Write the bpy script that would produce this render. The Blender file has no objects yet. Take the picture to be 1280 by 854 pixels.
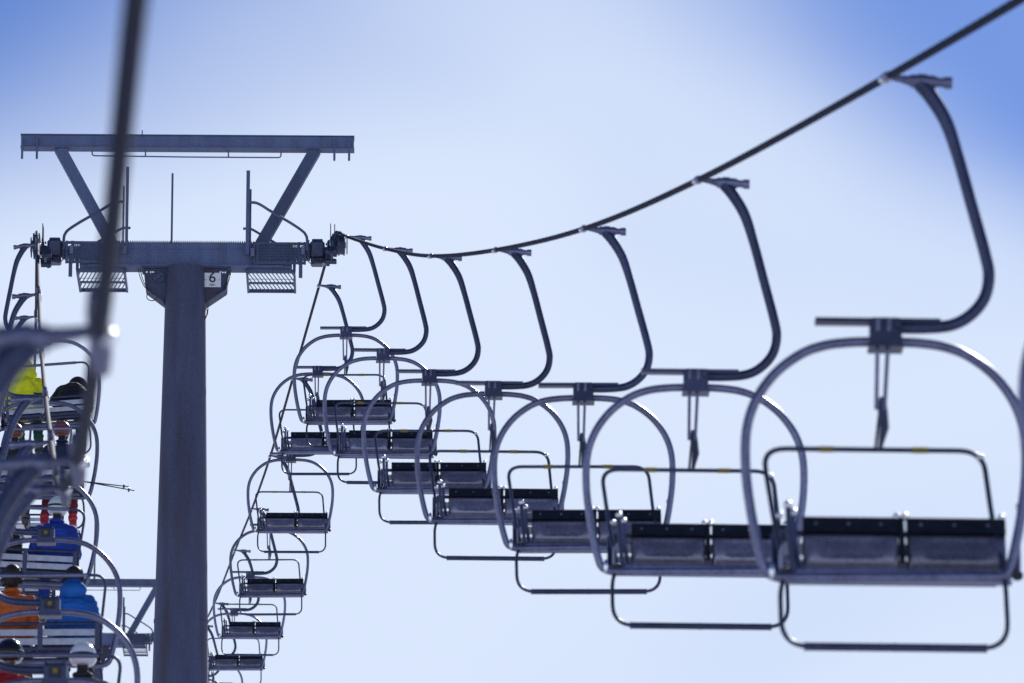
import bpy, math, random
from mathutils import Vector, Matrix
random.seed(7)
R = math.radians
SC = bpy.context.scene
COL = SC.collection

# ------------------------------------------------------------------ camera frame
PITCH = R(15.0)
CP, SP = math.cos(PITCH), math.sin(PITCH)
FPX = 8037.0          # focal length in photo pixels (226 mm lens)
UNIT = 9.0            # metres between chairs
CAMZ = 8.0            # camera height above the snow

def cw(px, py, s):
    """point seen at photo pixel px,py at s chair spacings away -> world"""
    D = s * UNIT
    X = (px - 640.0) / FPX * D
    Zc = (427.0 - py) / FPX * D
    return Vector((X, D * CP - Zc * SP, CAMZ + D * SP + Zc * CP))

# ------------------------------------------------------------------ materials
def new_mat(name):
    m = bpy.data.materials.new(name); m.use_nodes = True
    nt = m.node_tree
    return m, nt, nt.nodes['Principled BSDF']

def mat(name, col, rough=.5, metal=0.0, var=.15, scale=12.0, bump=.0, col2=None, bscale=None, stretch=None, coat=0):
    m, nt, b = new_mat(name)
    tc = nt.nodes.new('ShaderNodeTexCoord')
    src = tc.outputs['Object']
    if stretch:
        mp = nt.nodes.new('ShaderNodeMapping'); mp.inputs['Scale'].default_value = stretch
        nt.links.new(src, mp.inputs['Vector']); src = mp.outputs['Vector']
    n = nt.nodes.new('ShaderNodeTexNoise'); n.inputs['Scale'].default_value = scale
    n.inputs['Detail'].default_value = 6; n.inputs['Roughness'].default_value = .65
    nt.links.new(src, n.inputs['Vector'])
    cr = nt.nodes.new('ShaderNodeValToRGB')
    c2 = col2 or tuple(min(1, c * (1 + var * 2)) for c in col)
    c1 = tuple(c * (1 - var) for c in col)
    cr.color_ramp.elements[0].position = .35; cr.color_ramp.elements[1].position = .68
    cr.color_ramp.elements[0].color = (*c1, 1); cr.color_ramp.elements[1].color = (*c2, 1)
    nt.links.new(n.outputs['Fac'], cr.inputs['Fac']); nt.links.new(cr.outputs['Color'], b.inputs['Base Color'])
    mr = nt.nodes.new('ShaderNodeMapRange')
    mr.inputs['To Min'].default_value = max(.03, rough - .1); mr.inputs['To Max'].default_value = min(1, rough + .12)
    nt.links.new(n.outputs['Fac'], mr.inputs['Value']); nt.links.new(mr.outputs['Result'], b.inputs['Roughness'])
    b.inputs['Metallic'].default_value = metal
    if coat:
        b.inputs['Coat Weight'].default_value = coat; b.inputs['Coat Roughness'].default_value = .15
    if bump:
        n2 = nt.nodes.new('ShaderNodeTexNoise'); n2.inputs['Scale'].default_value = bscale or scale * 3
        n2.inputs['Detail'].default_value = 4
        nt.links.new(src, n2.inputs['Vector'])
        bp = nt.nodes.new('ShaderNodeBump'); bp.inputs['Strength'].default_value = bump
        bp.inputs['Distance'].default_value = .01
        nt.links.new(n2.outputs['Fac'], bp.inputs['Height']); nt.links.new(bp.outputs['Normal'], b.inputs['Normal'])
    return m

def galv(name, col, rough, metal=.75, scale=22, streak=None):
    """hot-dip galvanised steel: voronoi spangle and dirt streaks"""
    m, nt, b = new_mat(name)
    tc = nt.nodes.new('ShaderNodeTexCoord')
    v = nt.nodes.new('ShaderNodeTexVoronoi'); v.inputs['Scale'].default_value = scale
    n = nt.nodes.new('ShaderNodeTexNoise'); n.inputs['Scale'].default_value = 1.7; n.inputs['Detail'].default_value = 8
    n.inputs['Roughness'].default_value = .7
    mp = nt.nodes.new('ShaderNodeMapping'); mp.inputs['Scale'].default_value = (3, 3, .45)
    nt.links.new(tc.outputs['Object'], v.inputs['Vector'])
    nt.links.new(tc.outputs['Object'], mp.inputs['Vector']); nt.links.new(mp.outputs['Vector'], n.inputs['Vector'])
    sep = nt.nodes.new('ShaderNodeSeparateColor'); nt.links.new(v.outputs['Color'], sep.inputs['Color'])
    mix = nt.nodes.new('ShaderNodeMath'); mix.operation = 'MULTIPLY_ADD'; mix.inputs[1].default_value = .45
    nt.links.new(sep.outputs['Red'], mix.inputs[0]); nt.links.new(n.outputs['Fac'], mix.inputs[2])
    cr = nt.nodes.new('ShaderNodeValToRGB')
    cr.color_ramp.elements[0].position = .35; cr.color_ramp.elements[1].position = 1.05 if False else 1.0
    cr.color_ramp.elements[0].color = (*[c * .62 for c in col], 1)
    cr.color_ramp.elements[1].color = (*[min(1, c * 1.5) for c in col], 1)
    nt.links.new(mix.outputs[0], cr.inputs['Fac'])
    out = cr.outputs['Color']
    oi = nt.nodes.new('ShaderNodeObjectInfo'); wr = nt.nodes.new('ShaderNodeMapRange'); wr.inputs['To Min'].default_value = .78; wr.inputs['To Max'].default_value = 1.25
    nt.links.new(oi.outputs['Random'], wr.inputs['Value'])
    hv = nt.nodes.new('ShaderNodeHueSaturation'); nt.links.new(wr.outputs['Result'], hv.inputs['Value']); nt.links.new(out, hv.inputs['Color']); out = hv.outputs['Color']
    if streak:
        ns = nt.nodes.new('ShaderNodeTexNoise'); ns.inputs['Scale'].default_value = 1.0; ns.inputs['Detail'].default_value = 5
        ms = nt.nodes.new('ShaderNodeMapping'); ms.inputs['Scale'].default_value = (4.5, 4.5, .35)
        nt.links.new(tc.outputs['Object'], ms.inputs['Vector']); nt.links.new(ms.outputs['Vector'], ns.inputs['Vector'])
        rs = nt.nodes.new('ShaderNodeMapRange'); rs.inputs['From Min'].default_value = .45; rs.inputs['From Max'].default_value = .72; rs.inputs['To Max'].default_value = .65
        nt.links.new(ns.outputs['Fac'], rs.inputs['Value'])
        xm = nt.nodes.new('ShaderNodeMixRGB'); xm.inputs[2].default_value = (*streak, 1)
        nt.links.new(rs.outputs['Result'], xm.inputs[0]); nt.links.new(out, xm.inputs[1]); out = xm.outputs[0]
    nt.links.new(out, b.inputs['Base Color'])
    mr = nt.nodes.new('ShaderNodeMapRange')
    mr.inputs['To Min'].default_value = rough - .08; mr.inputs['To Max'].default_value = rough + .15
    nt.links.new(mix.outputs[0], mr.inputs['Value']); nt.links.new(mr.outputs['Result'], b.inputs['Roughness'])
    b.inputs['Metallic'].default_value = metal
    return m

M = {}
M['tube'] = galv('galvanised_tube', (0.155, 0.162, 0.250), .27, .65, 110)
M['tube_dark'] = galv('weathered_hanger_steel', (0.046, 0.056, 0.113), .28, .5, 110)
M['bar'] = galv('painted_bar', (0.048, 0.059, 0.113), .30, .3, 110)
M['shell'] = galv('seat_shell_alloy', (0.265, 0.251, 0.309), .32, .65, 110)
M['rail'] = galv('seat_rail_alloy', (0.150, 0.165, 0.272), .36, .45, 110)
M['slat'] = mat('backrest_slat_alloy', (0.440, 0.456, 0.528), .45, .2, .1, 15)
M['rubber'] = mat('black_rubber', (0.007, 0.009, 0.017), .45, 0, .3, 20, .2)
M['bolt'] = mat('polished_bolt', (.92, .92, .92), .22, 1.0, .04, 10)
M['yellow'] = mat('yellow_marker_tape', (.24, .18, .03), .5, 0, .15, 30)
M['rope'] = mat('steel_wire_rope', (0.012, 0.017, 0.043), .74, 0, .2, 60)
M['rope'].node_tree.nodes['Principled BSDF'].inputs['Specular IOR Level'].default_value = .14
M['tower'] = galv('tower_galvanised_steel', (0.090, 0.115, 0.204), .55, .15, 120)
M['pole'] = galv('tower_pole_steel', (0.059, 0.068, 0.124), .58, .12, 130, streak=(.07, .045, .036))
M['grate'] = galv('walkway_grating_steel', (0.080, 0.100, 0.174), .5, .2, 90)
M['mech'] = mat('greasy_machine_steel', (0.053, 0.065, 0.113), .4, .3, .4, 18, .2)
M['mech2'] = mat('grey_painted_gearbox', (0.080, 0.091, 0.159), .4, .2, .25, 14, .1)
M['white'] = mat('white_enamel_plate', (.84, .84, .86), .35, 0, .04, 20)
M['ink'] = mat('black_enamel_paint', (.015, .02, .04), .4, 0, .05, 20)
M['cable'] = mat('black_cable_jacket', (.02, .02, .025), .4, 0, .1, 20)
M['skin'] = mat('skin', (.50, .30, .22), .5, 0, .08, 20)
M['glove'] = mat('black_glove_fabric', (.02, .02, .024), .7, 0, .3, 25, .3)
M['boot'] = mat('ski_boot_shell', (.05, .05, .06), .3, 0, .2, 10)
M['boot_red'] = mat('red_boot_shell', (.45, .02, .04), .3, 0, .15, 10)

def cloth(name, col, rough=.75):
    return mat(name, col, rough, 0, .16, 9, .6, bscale=22)

# ------------------------------------------------------------------ mesh builder
class MB:
    def __init__(s):
        s.v, s.f, s.sm = [], [], []
    def add(s, vs, fs, smooth=False, mx=None):
        o = len(s.v)
        s.v += [tuple(mx @ Vector(p)) if mx else tuple(p) for p in vs]
        s.f += [tuple(i + o for i in f) for f in fs]
        s.sm += [smooth] * len(fs)
    def box(s, c, d, mx=None, bev=0.0):
        x, y, z = (k / 2 for k in d); c = Vector(c)
        b = min(bev, x * .9, y * .9, z * .9)
        if b <= 0:
            vs = [c + Vector((i * x, j * y, k * z)) for i in (-1, 1) for j in (-1, 1) for k in (-1, 1)]
            fs = [(0, 1, 3, 2), (4, 6, 7, 5), (0, 4, 5, 1), (2, 3, 7, 6), (0, 2, 6, 4), (1, 5, 7, 3)]
            s.add(vs, fs, False, mx); return
        # chamfered box
        vs = []; idx = {}
        for i in (-1, 1):
            for j in (-1, 1):
                for k in (-1, 1):
                    for a in range(3):
                        p = [i * (x - b), j * (y - b), k * (z - b)]
                        p[a] = (i * x, j * y, k * z)[a]
                        idx[(i, j, k, a)] = len(vs); vs.append(c + Vector(p))
        fs = []
        def q(a, l): fs.append(tuple(idx[t] for t in l))
        for a in range(3):
            u, w = [(1, 2), (2, 0), (0, 1)][a]
            for sg in (-1, 1):
                l = []
                for (su, sw) in ((-1, -1), (1, -1), (1, 1), (-1, 1)):
                    t = [0, 0, 0]; t[a] = sg; t[u] = su; t[w] = sw; l.append((*t, a))
                q(a, l if sg > 0 else l[::-1])
        for a in range(3):
            u, w = [(1, 2), (2, 0), (0, 1)][a]
            for su in (-1, 1):
                for sw in (-1, 1):
                    t1 = [0, 0, 0]; t1[u] = su; t1[w] = sw
                    t2 = t1[:]; t1[a] = -1; t2[a] = 1
                    l = [(*t1, u), (*t2, u), (*t2, w), (*t1, w)]
                    q(a, l if su * sw > 0 else l[::-1])
        for i in (-1, 1):
            for j in (-1, 1):
                for k in (-1, 1):
                    l = [(i, j, k, 0), (i, j, k, 1), (i, j, k, 2)]
                    q(0, l if i * j * k > 0 else l[::-1])
        s.add(vs, fs, False, mx)
    def tube(s, pts, r, n=12, cap=True, closed=False, mx=None, prof=None, up=None):
        pts = [Vector(p) for p in pts]; N = len(pts)
        rr = r if isinstance(r, (list, tuple)) else [r] * N
        vs = []; t0 = None; u = None
        for i, p in enumerate(pts):
            if closed:
                t = (pts[(i + 1) % N] - pts[i - 1]).normalized()
            else:
                t = (pts[min(i + 1, N - 1)] - pts[max(i - 1, 0)]).normalized()
            if u is None:
                a = Vector(up) if up else (Vector((0, 1, 0)) if abs(t.y) < .9 else Vector((0, 0, 1)))
                u = (a - t * a.dot(t)).normalized()
            else:
                if up:
                    a = Vector(up)
                    u = (a - t * a.dot(t)).normalized()
                else:
                    u = (u - t * u.dot(t)).normalized()
            w = t.cross(u)
            if prof:
                for (a, b) in prof: vs.append(p + (u * a + w * b))
            else:
                for k in range(n):
                    an = 2 * math.pi * k / n
                    vs.append(p + (u * math.cos(an) + w * math.sin(an)) * rr[i])
        m = len(prof) if prof else n
        fs = []
        for i in range(N if closed else N - 1):
            j = (i + 1) % N
            for k in range(m):
                k2 = (k + 1) % m
                fs.append((i * m + k, i * m + k2, j * m + k2, j * m + k))
        o_s = not prof
        s.add(vs, fs, o_s, mx)
        if cap and not closed:
            s.add(vs[:m], [tuple(range(m))[::-1]], False, mx)
            s.add(vs[-m:], [tuple(range(m))], False, mx)
    def bar(s, a, b, w, h, up=(0, 0, 1)):
        p = [(-h / 2, -w / 2), (-h / 2, w / 2), (h / 2, w / 2), (h / 2, -w / 2)]
        s.tube([a, b], 0, prof=p, up=up)
    def cyl(s, a, b, r, n=16):
        s.tube([a, b], r, n)
    def sph(s, c, r, n=12, m=8, mx=None, sc=(1, 1, 1), zmin=-1.0):
        vs, fs = [], []; c = Vector(c)
        for i in range(m + 1):
            la = -math.pi / 2 + math.pi * i / m
            for j in range(n):
                lo = 2 * math.pi * j / n
                z = max(math.sin(la), zmin)
                vs.append(c + Vector((math.cos(la) * math.cos(lo) * r * sc[0], math.cos(la) * math.sin(lo) * r * sc[1], z * r * sc[2])))
        for i in range(m):
            for j in range(n):
                j2 = (j + 1) % n
                fs.append((i * n + j, i * n + j2, (i + 1) * n + j2, (i + 1) * n + j))
        s.add(vs, fs, True, mx)
    def extrude(s, poly, y0, y1, mx=None):
        """poly in xz, extruded along y"""
        n = len(poly)
        vs = [(x, y0, z) for x, z in poly] + [(x, y1, z) for x, z in poly]
        fs = [tuple(range(n)), tuple(range(2 * n - 1, n - 1, -1))]
        fs += [(i, i + n, (i + 1) % n + n, (i + 1) % n) for i in range(n)]
        s.add(vs, fs, False, mx)
    def extrude_x(s, poly, x0, x1, smooth=False, mx=None):
        n = len(poly)
        vs = [(x0, y, z) for y, z in poly] + [(x1, y, z) for y, z in poly]
        s.add(vs, [(i, i + n, (i + 1) % n + n, (i + 1) % n) for i in range(n)], smooth, mx)
        s.add(vs, [tuple(range(n)), tuple(range(2 * n - 1, n - 1, -1))], False, mx)
    def build(s, name, m, parent=None):
        me = bpy.data.meshes.new(name); me.from_pydata(s.v, [], s.f)
        me.polygons.foreach_set('use_smooth', s.sm); me.update()
        import bmesh
        bm = bmesh.new(); bm.from_mesh(me); bmesh.ops.recalc_face_normals(bm, faces=bm.faces); bm.to_mesh(me); bm.free()
        o = bpy.data.objects.new(name, me); COL.objects.link(o)
        for k in (m if isinstance(m, (list, tuple)) else [m]): me.materials.append(k)
        if parent: o.parent = parent
        return o

def spline(pts, step=.03, sub=None):
    """centripetal-ish catmull rom through pts"""
    P = [Vector(p) for p in pts]; out = []
    for i in range(len(P) - 1):
        p0 = P[max(i - 1, 0)] if i > 0 else P[0] * 2 - P[1]
        p1, p2 = P[i], P[i + 1]
        p3 = P[i + 2] if i + 2 < len(P) else P[-1] * 2 - P[-2]
        n = max(1, int((p2 - p1).length / step)) if not sub else sub
        for k in range(n):
            t = k / n
            out.append(.5 * ((2 * p1) + (p2 - p0) * t + (2 * p0 - 5 * p1 + 4 * p2 - p3) * t * t + (3 * p1 - p0 - 3 * p2 + p3) * t ** 3))
    out.append(P[-1]); return out

def fillet(pts, r, n=6):
    """polyline with rounded corners"""
    P = [Vector(p) for p in pts]; out = [P[0]]
    for i in range(1, len(P) - 1):
        a, b, c = P[i - 1], P[i], P[i + 1]
        d1 = (a - b); d2 = (c - b); rr = min(r, d1.length * .49, d2.length * .49)
        q0 = b + d1.normalized() * rr; q2 = b + d2.normalized() * rr
        for k in range(n + 1):
            t = k / n
            out.append(q0 * (1 - t) ** 2 + b * 2 * t * (1 - t) + q2 * t * t)
    out.append(P[-1]); return out

def empty(name, loc=(0, 0, 0)):
    o = bpy.data.objects.new(name, None); o.empty_display_size = .3
    COL.objects.link(o); o.location = loc; return o

def tag(o, label=None, cat=None, group=None, kind=None):
    if label: o['label'] = label
    if cat: o['category'] = cat
    if group: o['group'] = group
    if kind: o['kind'] = kind
    return o

def copy_tree(o, parent=None):
    c = o.copy(); COL.objects.link(c)
    if parent: c.parent = parent
    for ch in list(o.children): copy_tree(ch, c)
    return c

# ------------------------------------------------------------------ the two rope lines (photo px, photo py, spacings away)
TYAW = R(1.2)
YAW = R(1.0)    # the chairs face almost straight back down the view
RIGHT = [(1800, -330, 2.05), (1524, -150, 2.54), (1108, 97, 3.54), (873, 225, 4.54), (730, 286, 5.54), (620, 312.5, 6.54), (539, 320, 7.54),
         (482, 311, 8.54), (434, 296, 9.54), (424, 291, 9.85)]
RIGHT_B = [(416, 298, 10.03), (399, 357, 10.6), (366, 473, 11.6), (338, 570, 12.7), (315, 636, 13.8), (294, 688, 15.0), (268, 754, 16.5),
           (250, 782, 17.7), (219, 794, 19.9), (200, 870, 21.5)]
LEFT = [(205, -230, .95), (170, 2, 1.12), (124, 415, 1.65), (97, 575, 2.65), (80, 610, 3.65), (71, 598, 4.7), (64, 553, 5.6), (57, 497, 6.66),
        (52, 441, 7.6), (48.5, 368, 8.7), (47, 305, 9.6), (46, 291, 9.85)]
LEFT_B = [(46, 298, 10.03), (45.5, 350, 10.45), (45, 396, 10.8), (42, 485, 11.8), (35, 580, 12.9), (30, 645, 14.0), (26, 700, 15.3), (24, 790, 19.9), (24, 870, 21.5)]

def strand(list_a, list_b):
    """smooth in camera-linear space: convert to world first"""
    a = [cw(*p) for p in list_a]; b = [cw(*p) for p in list_b]
    return a + b

def rope(name, pts, label):
    P = spline(pts, step=.033)
    # lobed twisted strand profile
    mb = MB(); n = 30; r = .0205; lay = .26
    vs = []; L = 0; up = Vector((0, 0, 1))
    for i, p in enumerate(P):
        if i: L += (p - P[i - 1]).length
        t = (P[min(i + 1, len(P) - 1)] - P[max(i - 1, 0)]).normalized()
        u = t.cross(up).normalized(); w = u.cross(t)
        for k in range(n):
            a = 2 * math.pi * k / n
            ph = 2 * math.pi * L / lay
            rad = r * (.80 + .24 * abs(math.cos(3 * (a - ph / 1.0))) ** .6)
            vs.append(p + u * math.cos(a) * rad + w * math.sin(a) * rad)
    fs = []
    for i in range(len(P) - 1):
        for k in range(n):
            fs.append((i * n + k, i * n + (k + 1) % n, (i + 1) * n + (k + 1) % n, (i + 1) * n + k))
    mb.add(vs, fs, True)
    o = mb.build(name, M['rope'])
    return tag(o, label, 'cable', 'haul ropes of the lift')

ropeR = strand(RIGHT, RIGHT_B); ropeL = strand(LEFT, LEFT_B)
rope('haul_rope', ropeR, 'dark steel rope sweeping from the upper right down to the tower, carrying empty chairs')
rope('haul_rope', ropeL, 'steel rope at the left, blurred up close then shining white below the tower')

# ------------------------------------------------------------------ chair
K1 = 252.3
def L(px, py, y=0.0):
    return Vector(((px - 1108.0) / K1, y, (-(py - 97.0) / K1 + y * SP) / CP))

def mirror(px): return 2 * 1101 - px

def make_chair(folded=True):
    root = empty('chairlift_chair')
    # grip
    g = MB()
    g.tube([L(1108, 97, -.10), L(1108, 97, .10)], .028, 14)
    for yy in (-.10, .10):
        g.tube([L(1108, 97, yy), L(1108, 97, yy * 1.7)], [.027, .021], 12)
    g.tube([L(1110, 96), L(1128, 99), L(1140, 101)], [.014, .020, .028], 12)
    b_ = g.build('grip', M['tube'], root)
    g = MB(); g.sph((-.020, .0, -.012), .021, 16, 10); g.build('bolt_head', M['bolt'], b_)
    h = MB()
    h.cyl(L(1138, 101), L(1167, 102), .034); h.cyl(L(1147, 101.5), L(1158, 102), .040)
    h.cyl(L(1167, 102), L(1186, 103), .024); h.cyl(L(1180, 103), L(1190, 103), .031); h.cyl(L(1166, 102), L(1171, 102), .030)
    h.build('grip_spring', M['tube'], root)
    # hanger arm
    arm = spline([L(1150, 104), L(1164, 121), L(1182, 152), L(1196, 195), L(1212, 255), L(1229, 320), L(1233, 347), L(1227, 373), L(1210, 394),
                  L(1186, 407), L(1150, 411), L(1108, 411)], .02)
    n = len(arm)
    mb = MB(); mb.tube(arm, [.040 - .010 * min(1, i / (n * .25)) for i in range(n)], 14)
    mb.build('hanger_arm', M['tube_dark'], root)
    if folded:
        mb = MB(); mb.bar(L(1017, 404.5), L(1172, 404.5), .075, .024); mb.build('hanger_plate', M['tube_dark'], root)
    mb = MB()
    mb.box(L(1104, 420, 0), (.155, .12, .150), None, .012)
    mb.box(L(1104, 437, 0), (.17, .14, .016))
    for sx in (-1, 1):
        for yy in (-.075, .075):
            mb.cyl(L(1104 + sx * 15, 409, yy * .8), L(1104 + sx * 15, 409, yy * 1.12), .011, 8)
    cl = mb.build('hanger_clamp', M['tube_dark'], root)
    mb = MB(); mb.box(L(1104, 419, .0615), (.085, .012, .085), None, .004); mb.build('clamp_recess', M['ink'], cl)
    mb = MB(); mb.box(L(1104, 420, .0685), (.030, .006, .030)); mb.build('clamp_sticker', M['yellow'], cl)
    # link to the top rail
    for px in ((1093.5, 1107.5) if folded else ()):
        mb = MB(); mb.bar(L(px, 401, -.078), L(px + (1.5 if px < 1100 else -2.5), 512, .16), .026, .02, up=(1, 0, 0))
        mb.build('link_rod', M['tube'], root)
    mb = MB()
    mb.tube([L(1102, 498, .13), L(1103, 512, .17), L(1107, 534, .27), L(1104, 560, .40)], [.016, .026, .024, .011], 10)
    mb.tube([L(1100, 512, .20), L(1098, 560, .39)], .008, 8)
    if folded: mb.build('link_spring', M['bar'], root)
    # bail: the big loop
    left = [(1084, 429), (1060, 430), (1030, 434), (1000, 445), (968, 469), (944, 502), (932, 540), (931, 590), (938, 645), (949, 695), (957, 714), (972, 720)]
    right = [(mirror(a), b) for a, b in left[::-1]]; right = [(a + 4, b) for a, b in right]; right[0] = (1242, 716)
    pts = spline([L(a, b) for a, b in left], .025) + spline([L(a, b) for a, b in right], .025)
    mb = MB(); mb.tube(pts, .0245, 14); mb.build('bail', M['tube'], root)
    # safety bar
    pts = fillet([L(981, 712, .10), L(970, 655, .28), L(957, 562.5, .42), L(1232, 562.5, .42), L(1240, 650, .28), L(1250, 712, .10)], .12, 7)
    mb = MB(); mb.tube(pts, .0135, 10); sb = mb.build('safety_bar', M['bar'], root)
    if not folded:
        mb = MB(); mb.cyl(L(1001, 562.5, .42), L(1205, 562.5, .42), .019, 12); mb.build('rail_sleeve', M['tube'], sb)
    for a, b in ((1028, 1046), (1144, 1164)) if folded else ():
        mb = MB(); mb.cyl(L(a, 562.5, .42), L(b, 562.5, .42), .0155, 10); mb.build('marker_band', M['yellow'], sb)
    mb = MB()
    for px, py, yy in ((1229, 571, .41),):
        mb.sph(L(px, py, yy), .021, 16, 10)
    mb.build('bolt_head', M['bolt'], sb)
    # footrest
    pts = fillet([L(979, 716, .02), L(972, 735, -.04), L(973, 802, -.10), L(1249, 802, -.10), L(1248, 735, -.04), L(1248, 716, .02)], .14, 7)
    mb = MB(); mb.tube(pts, .0125, 10); fr = mb.build('footrest', M['bar'], root)
    mb = MB(); mb.cyl(L(1001, 802, -.10), L(1221, 802, -.10), .021, 12)
    for p in (1001, 1110, 1221): mb.cyl(L(p - 1, 802, -.10), L(p + 1, 802, -.10), .023, 12)
    mb.build('footrest_sleeve', M['tube_dark'], fr)
    # seat rails
    mb = MB()
    mb.tube([L(976, 713, .05), L(1266, 713, .05)], .021, 12)
    mb.box(L(1121, 719.5, .08), (1.075, .05, .035), None, .006)
    mb.box(L(1121, 724.5, .10), (1.09, .07, .008))
    for px in (976, 1266):
        mb.box(L(px, 700, .12), (.014, .24, .12), None, .004)
    rl = mb.build('seat_frame', M['rail'], root)
    for px in (980, 1264):
        mb = MB(); mb.cyl(L(px, 714, .0), L(px, 714, .09), .026, 14); mb.build('pivot_cap', M['rubber'], rl)
    # arm posts
    for pp in ([L(989, 712, .02), L(984, 665, .02), L(983, 632, .03)], [L(999, 712, .12), L(992, 675, .12), L(991, 642, .12)],
               [L(1262, 712, .02), L(1264, 665, .02), L(1268, 631, .02)]):
        mb = MB(); mb.tube(pp, .0145, 10); a = mb.build('arm_post', M['tube_dark'], root)
        mb = MB(); mb.sph(pp[-1] + Vector((0, 0, .004)), .022, 16, 10); mb.build('post_cap', M['bolt'], a)
    # seat halves
    hin_y, hin_z = (.18, L(0, 709, .18).z) if folded else (.33, L(0, 716, .33).z - .0)
    if folded:
        top = L(0, 647, .28); d = Vector((0, top.y - hin_y, top.z - hin_z)); Ls = d.length
        ang = math.atan2(d.z, -d.y)
    else:
        Ls = .40; ang = R(4)
    # seat frame: u forward (-y at ang 0), underside = down at ang 0
    def seatmx(cx):
        # local (x,u,w): u along pan, w underside direction
        e_u = Vector((0, -math.cos(ang), math.sin(ang))); e_w = Vector((0, -math.sin(ang), -math.cos(ang)))
        return Matrix(((1, 0, 0, cx), (0, e_u.y, e_w.y, hin_y), (0, e_u.z, e_w.z, hin_z), (0, 0, 0, 1)))
    for c, w in ((1063, 118), (1194, 122)):
        cx = (c - 1108) / K1; wx = w / K1; mx = seatmx(cx)
        sh = MB()
        # pressed, bulging shell with a shallow stamped field
        u1 = Ls * .64; hw = wx / 2 - .006; nx_, nu = 26, 16
        vs = []; fs = []
        for a in range(nu + 1):
            fu = a / nu
            for c_ in range(nx_ + 1):
                fx = 2 * c_ / nx_ - 1
                w_ = .010 + .040 * math.sin(math.pi * min(1, max(0, fu)) ** .8) ** .6
                ex = max(0, min(1, (hw - .045 - .05 * (1 - fu) - abs(fx) * hw) / .02)); eu = max(0, min(1, (fu - .18) / .10)) * max(0, min(1, (.86 - fu) / .08))
                w_ -= .014 * ex * eu
                if abs(fx) > .96: w_ *= .5
                vs.append((fx * hw, fu * u1, w_))
        for a in range(nu):
            for c_ in range(nx_):
                q0 = a * (nx_ + 1) + c_; fs.append((q0, q0 + 1, q0 + nx_ + 2, q0 + nx_ + 1))
        sh.add(vs, fs, True, mx)
        b0 = [(-hw, 0, 0), (hw, 0, 0), (hw, u1, 0), (-hw, u1, 0)]; b1 = [(x, u, .006) for x, u, _ in b0]
        sh.add(b0 + b1, [(0, 1, 2, 3), (0, 1, 5, 4), (1, 2, 6, 5), (2, 3, 7, 6), (3, 0, 4, 7)], False, mx)
        seat = sh.build('seat', M['shell'], root)
        cu = MB()
        # black cushion: behind the shell and curled over the front edge
        prof = []
        for k in range(9):
            a = -math.pi / 2 + math.pi * k / 8
            prof.append((Ls - .035 + .035 * math.cos(a) , -.005 + .042 * math.sin(a) * -1))
        poly = [(0, -.002), (0, -.05)] + [(u, w_) for u, w_ in prof[::-1]] + [(Ls * .65, .037), (Ls * .65, -.002)]
        cu.extrude_x([(u, w_) for u, w_ in poly], -wx / 2, wx / 2, False, mx)
        cu.build('seat_cushion', M['rubber'], seat)
        for q in (-.36, -.02, .32):
            bo = MB(); bo.sph((q * wx, Ls * .80, .0375), .0085, 10, 6, mx, (1, 1, .8)); bo.build('bolt_head', M['rail'], seat)
    cm = MB(); mx = seatmx((1126 - 1108) / K1)
    cm.box((0, Ls * .52, .018), (.03, Ls * .9, .03), mx, .005)
    cs = cm.build('centre_bracket', M['rubber'], root)
    mb = MB(); mb.cyl(mx @ Vector((0, Ls * .18, .03)), mx @ Vector((0, Ls * .18, .05)), .018, 12); mb.build('bolt_head', M['rubber'], cs)
    for q in (-.02, .02):
        mb = MB(); mb.sph(mx @ Vector((q, Ls * .99, .018)), .020, 16, 10); mb.build('bolt_head', M['bolt'], cs)
    for q in (-.53, .56):
        mb = MB(); mb.sph(Vector((q + .005, 0, 0)) + Vector((0, (mx @ Vector((0, Ls * .99, .02))).y, (mx @ Vector((0, Ls * .99, .02))).z)), .019, 16, 10); mb.build('bolt_head', M['bolt'], root)
    mb = MB(); mb.sph(L(962, 711, -.03), .022, 16, 10, None, (.7, .7, 2.0))  # oblong polished ball, added and shaped for a stretched sun glint
    mb.build('bolt_head', M['bolt'], root)
    # backrest
    zr = -1.366
    br = MB()
    for zz, yy, rr in ((-.875, .37, .017), (-1.10, .35, .02), (-1.135, .31, .014)):
        br.tube([(-.52, yy, zr + zz), (.54, yy, zr + zz)], rr, 10)
    for x in (-.515, .01, .53):
        br.bar((x, .385, zr - .87), (x, .365, zr - 1.11), .045, .012, up=(0, 1, 0))
    for x in (-.545, .575):
        br.tube([(x, .37, zr - .88), (x, .34, zr - 1.09), (x * .985, .10, zr - 1.135)], .015, 10)
    fb = br.build('backrest_frame', M['tube_dark'], root)
    sl = MB()
    for zz in (-.955, -1.04):
        sl.box((.006, .366, zr + zz), (1.02, .014, .062), None, .004)
    sl.build('backrest_slat', M['slat'], fb)
    return root

chair_up = make_chair(True)
chair_dn = make_chair(False)

def place(proto, used, loc, rz, roll=0.0, pitch=0.0):
    o = proto if not used else copy_tree(proto)
    o.location = loc
    o.rotation_euler = (pitch, roll, rz)
    return o

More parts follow.
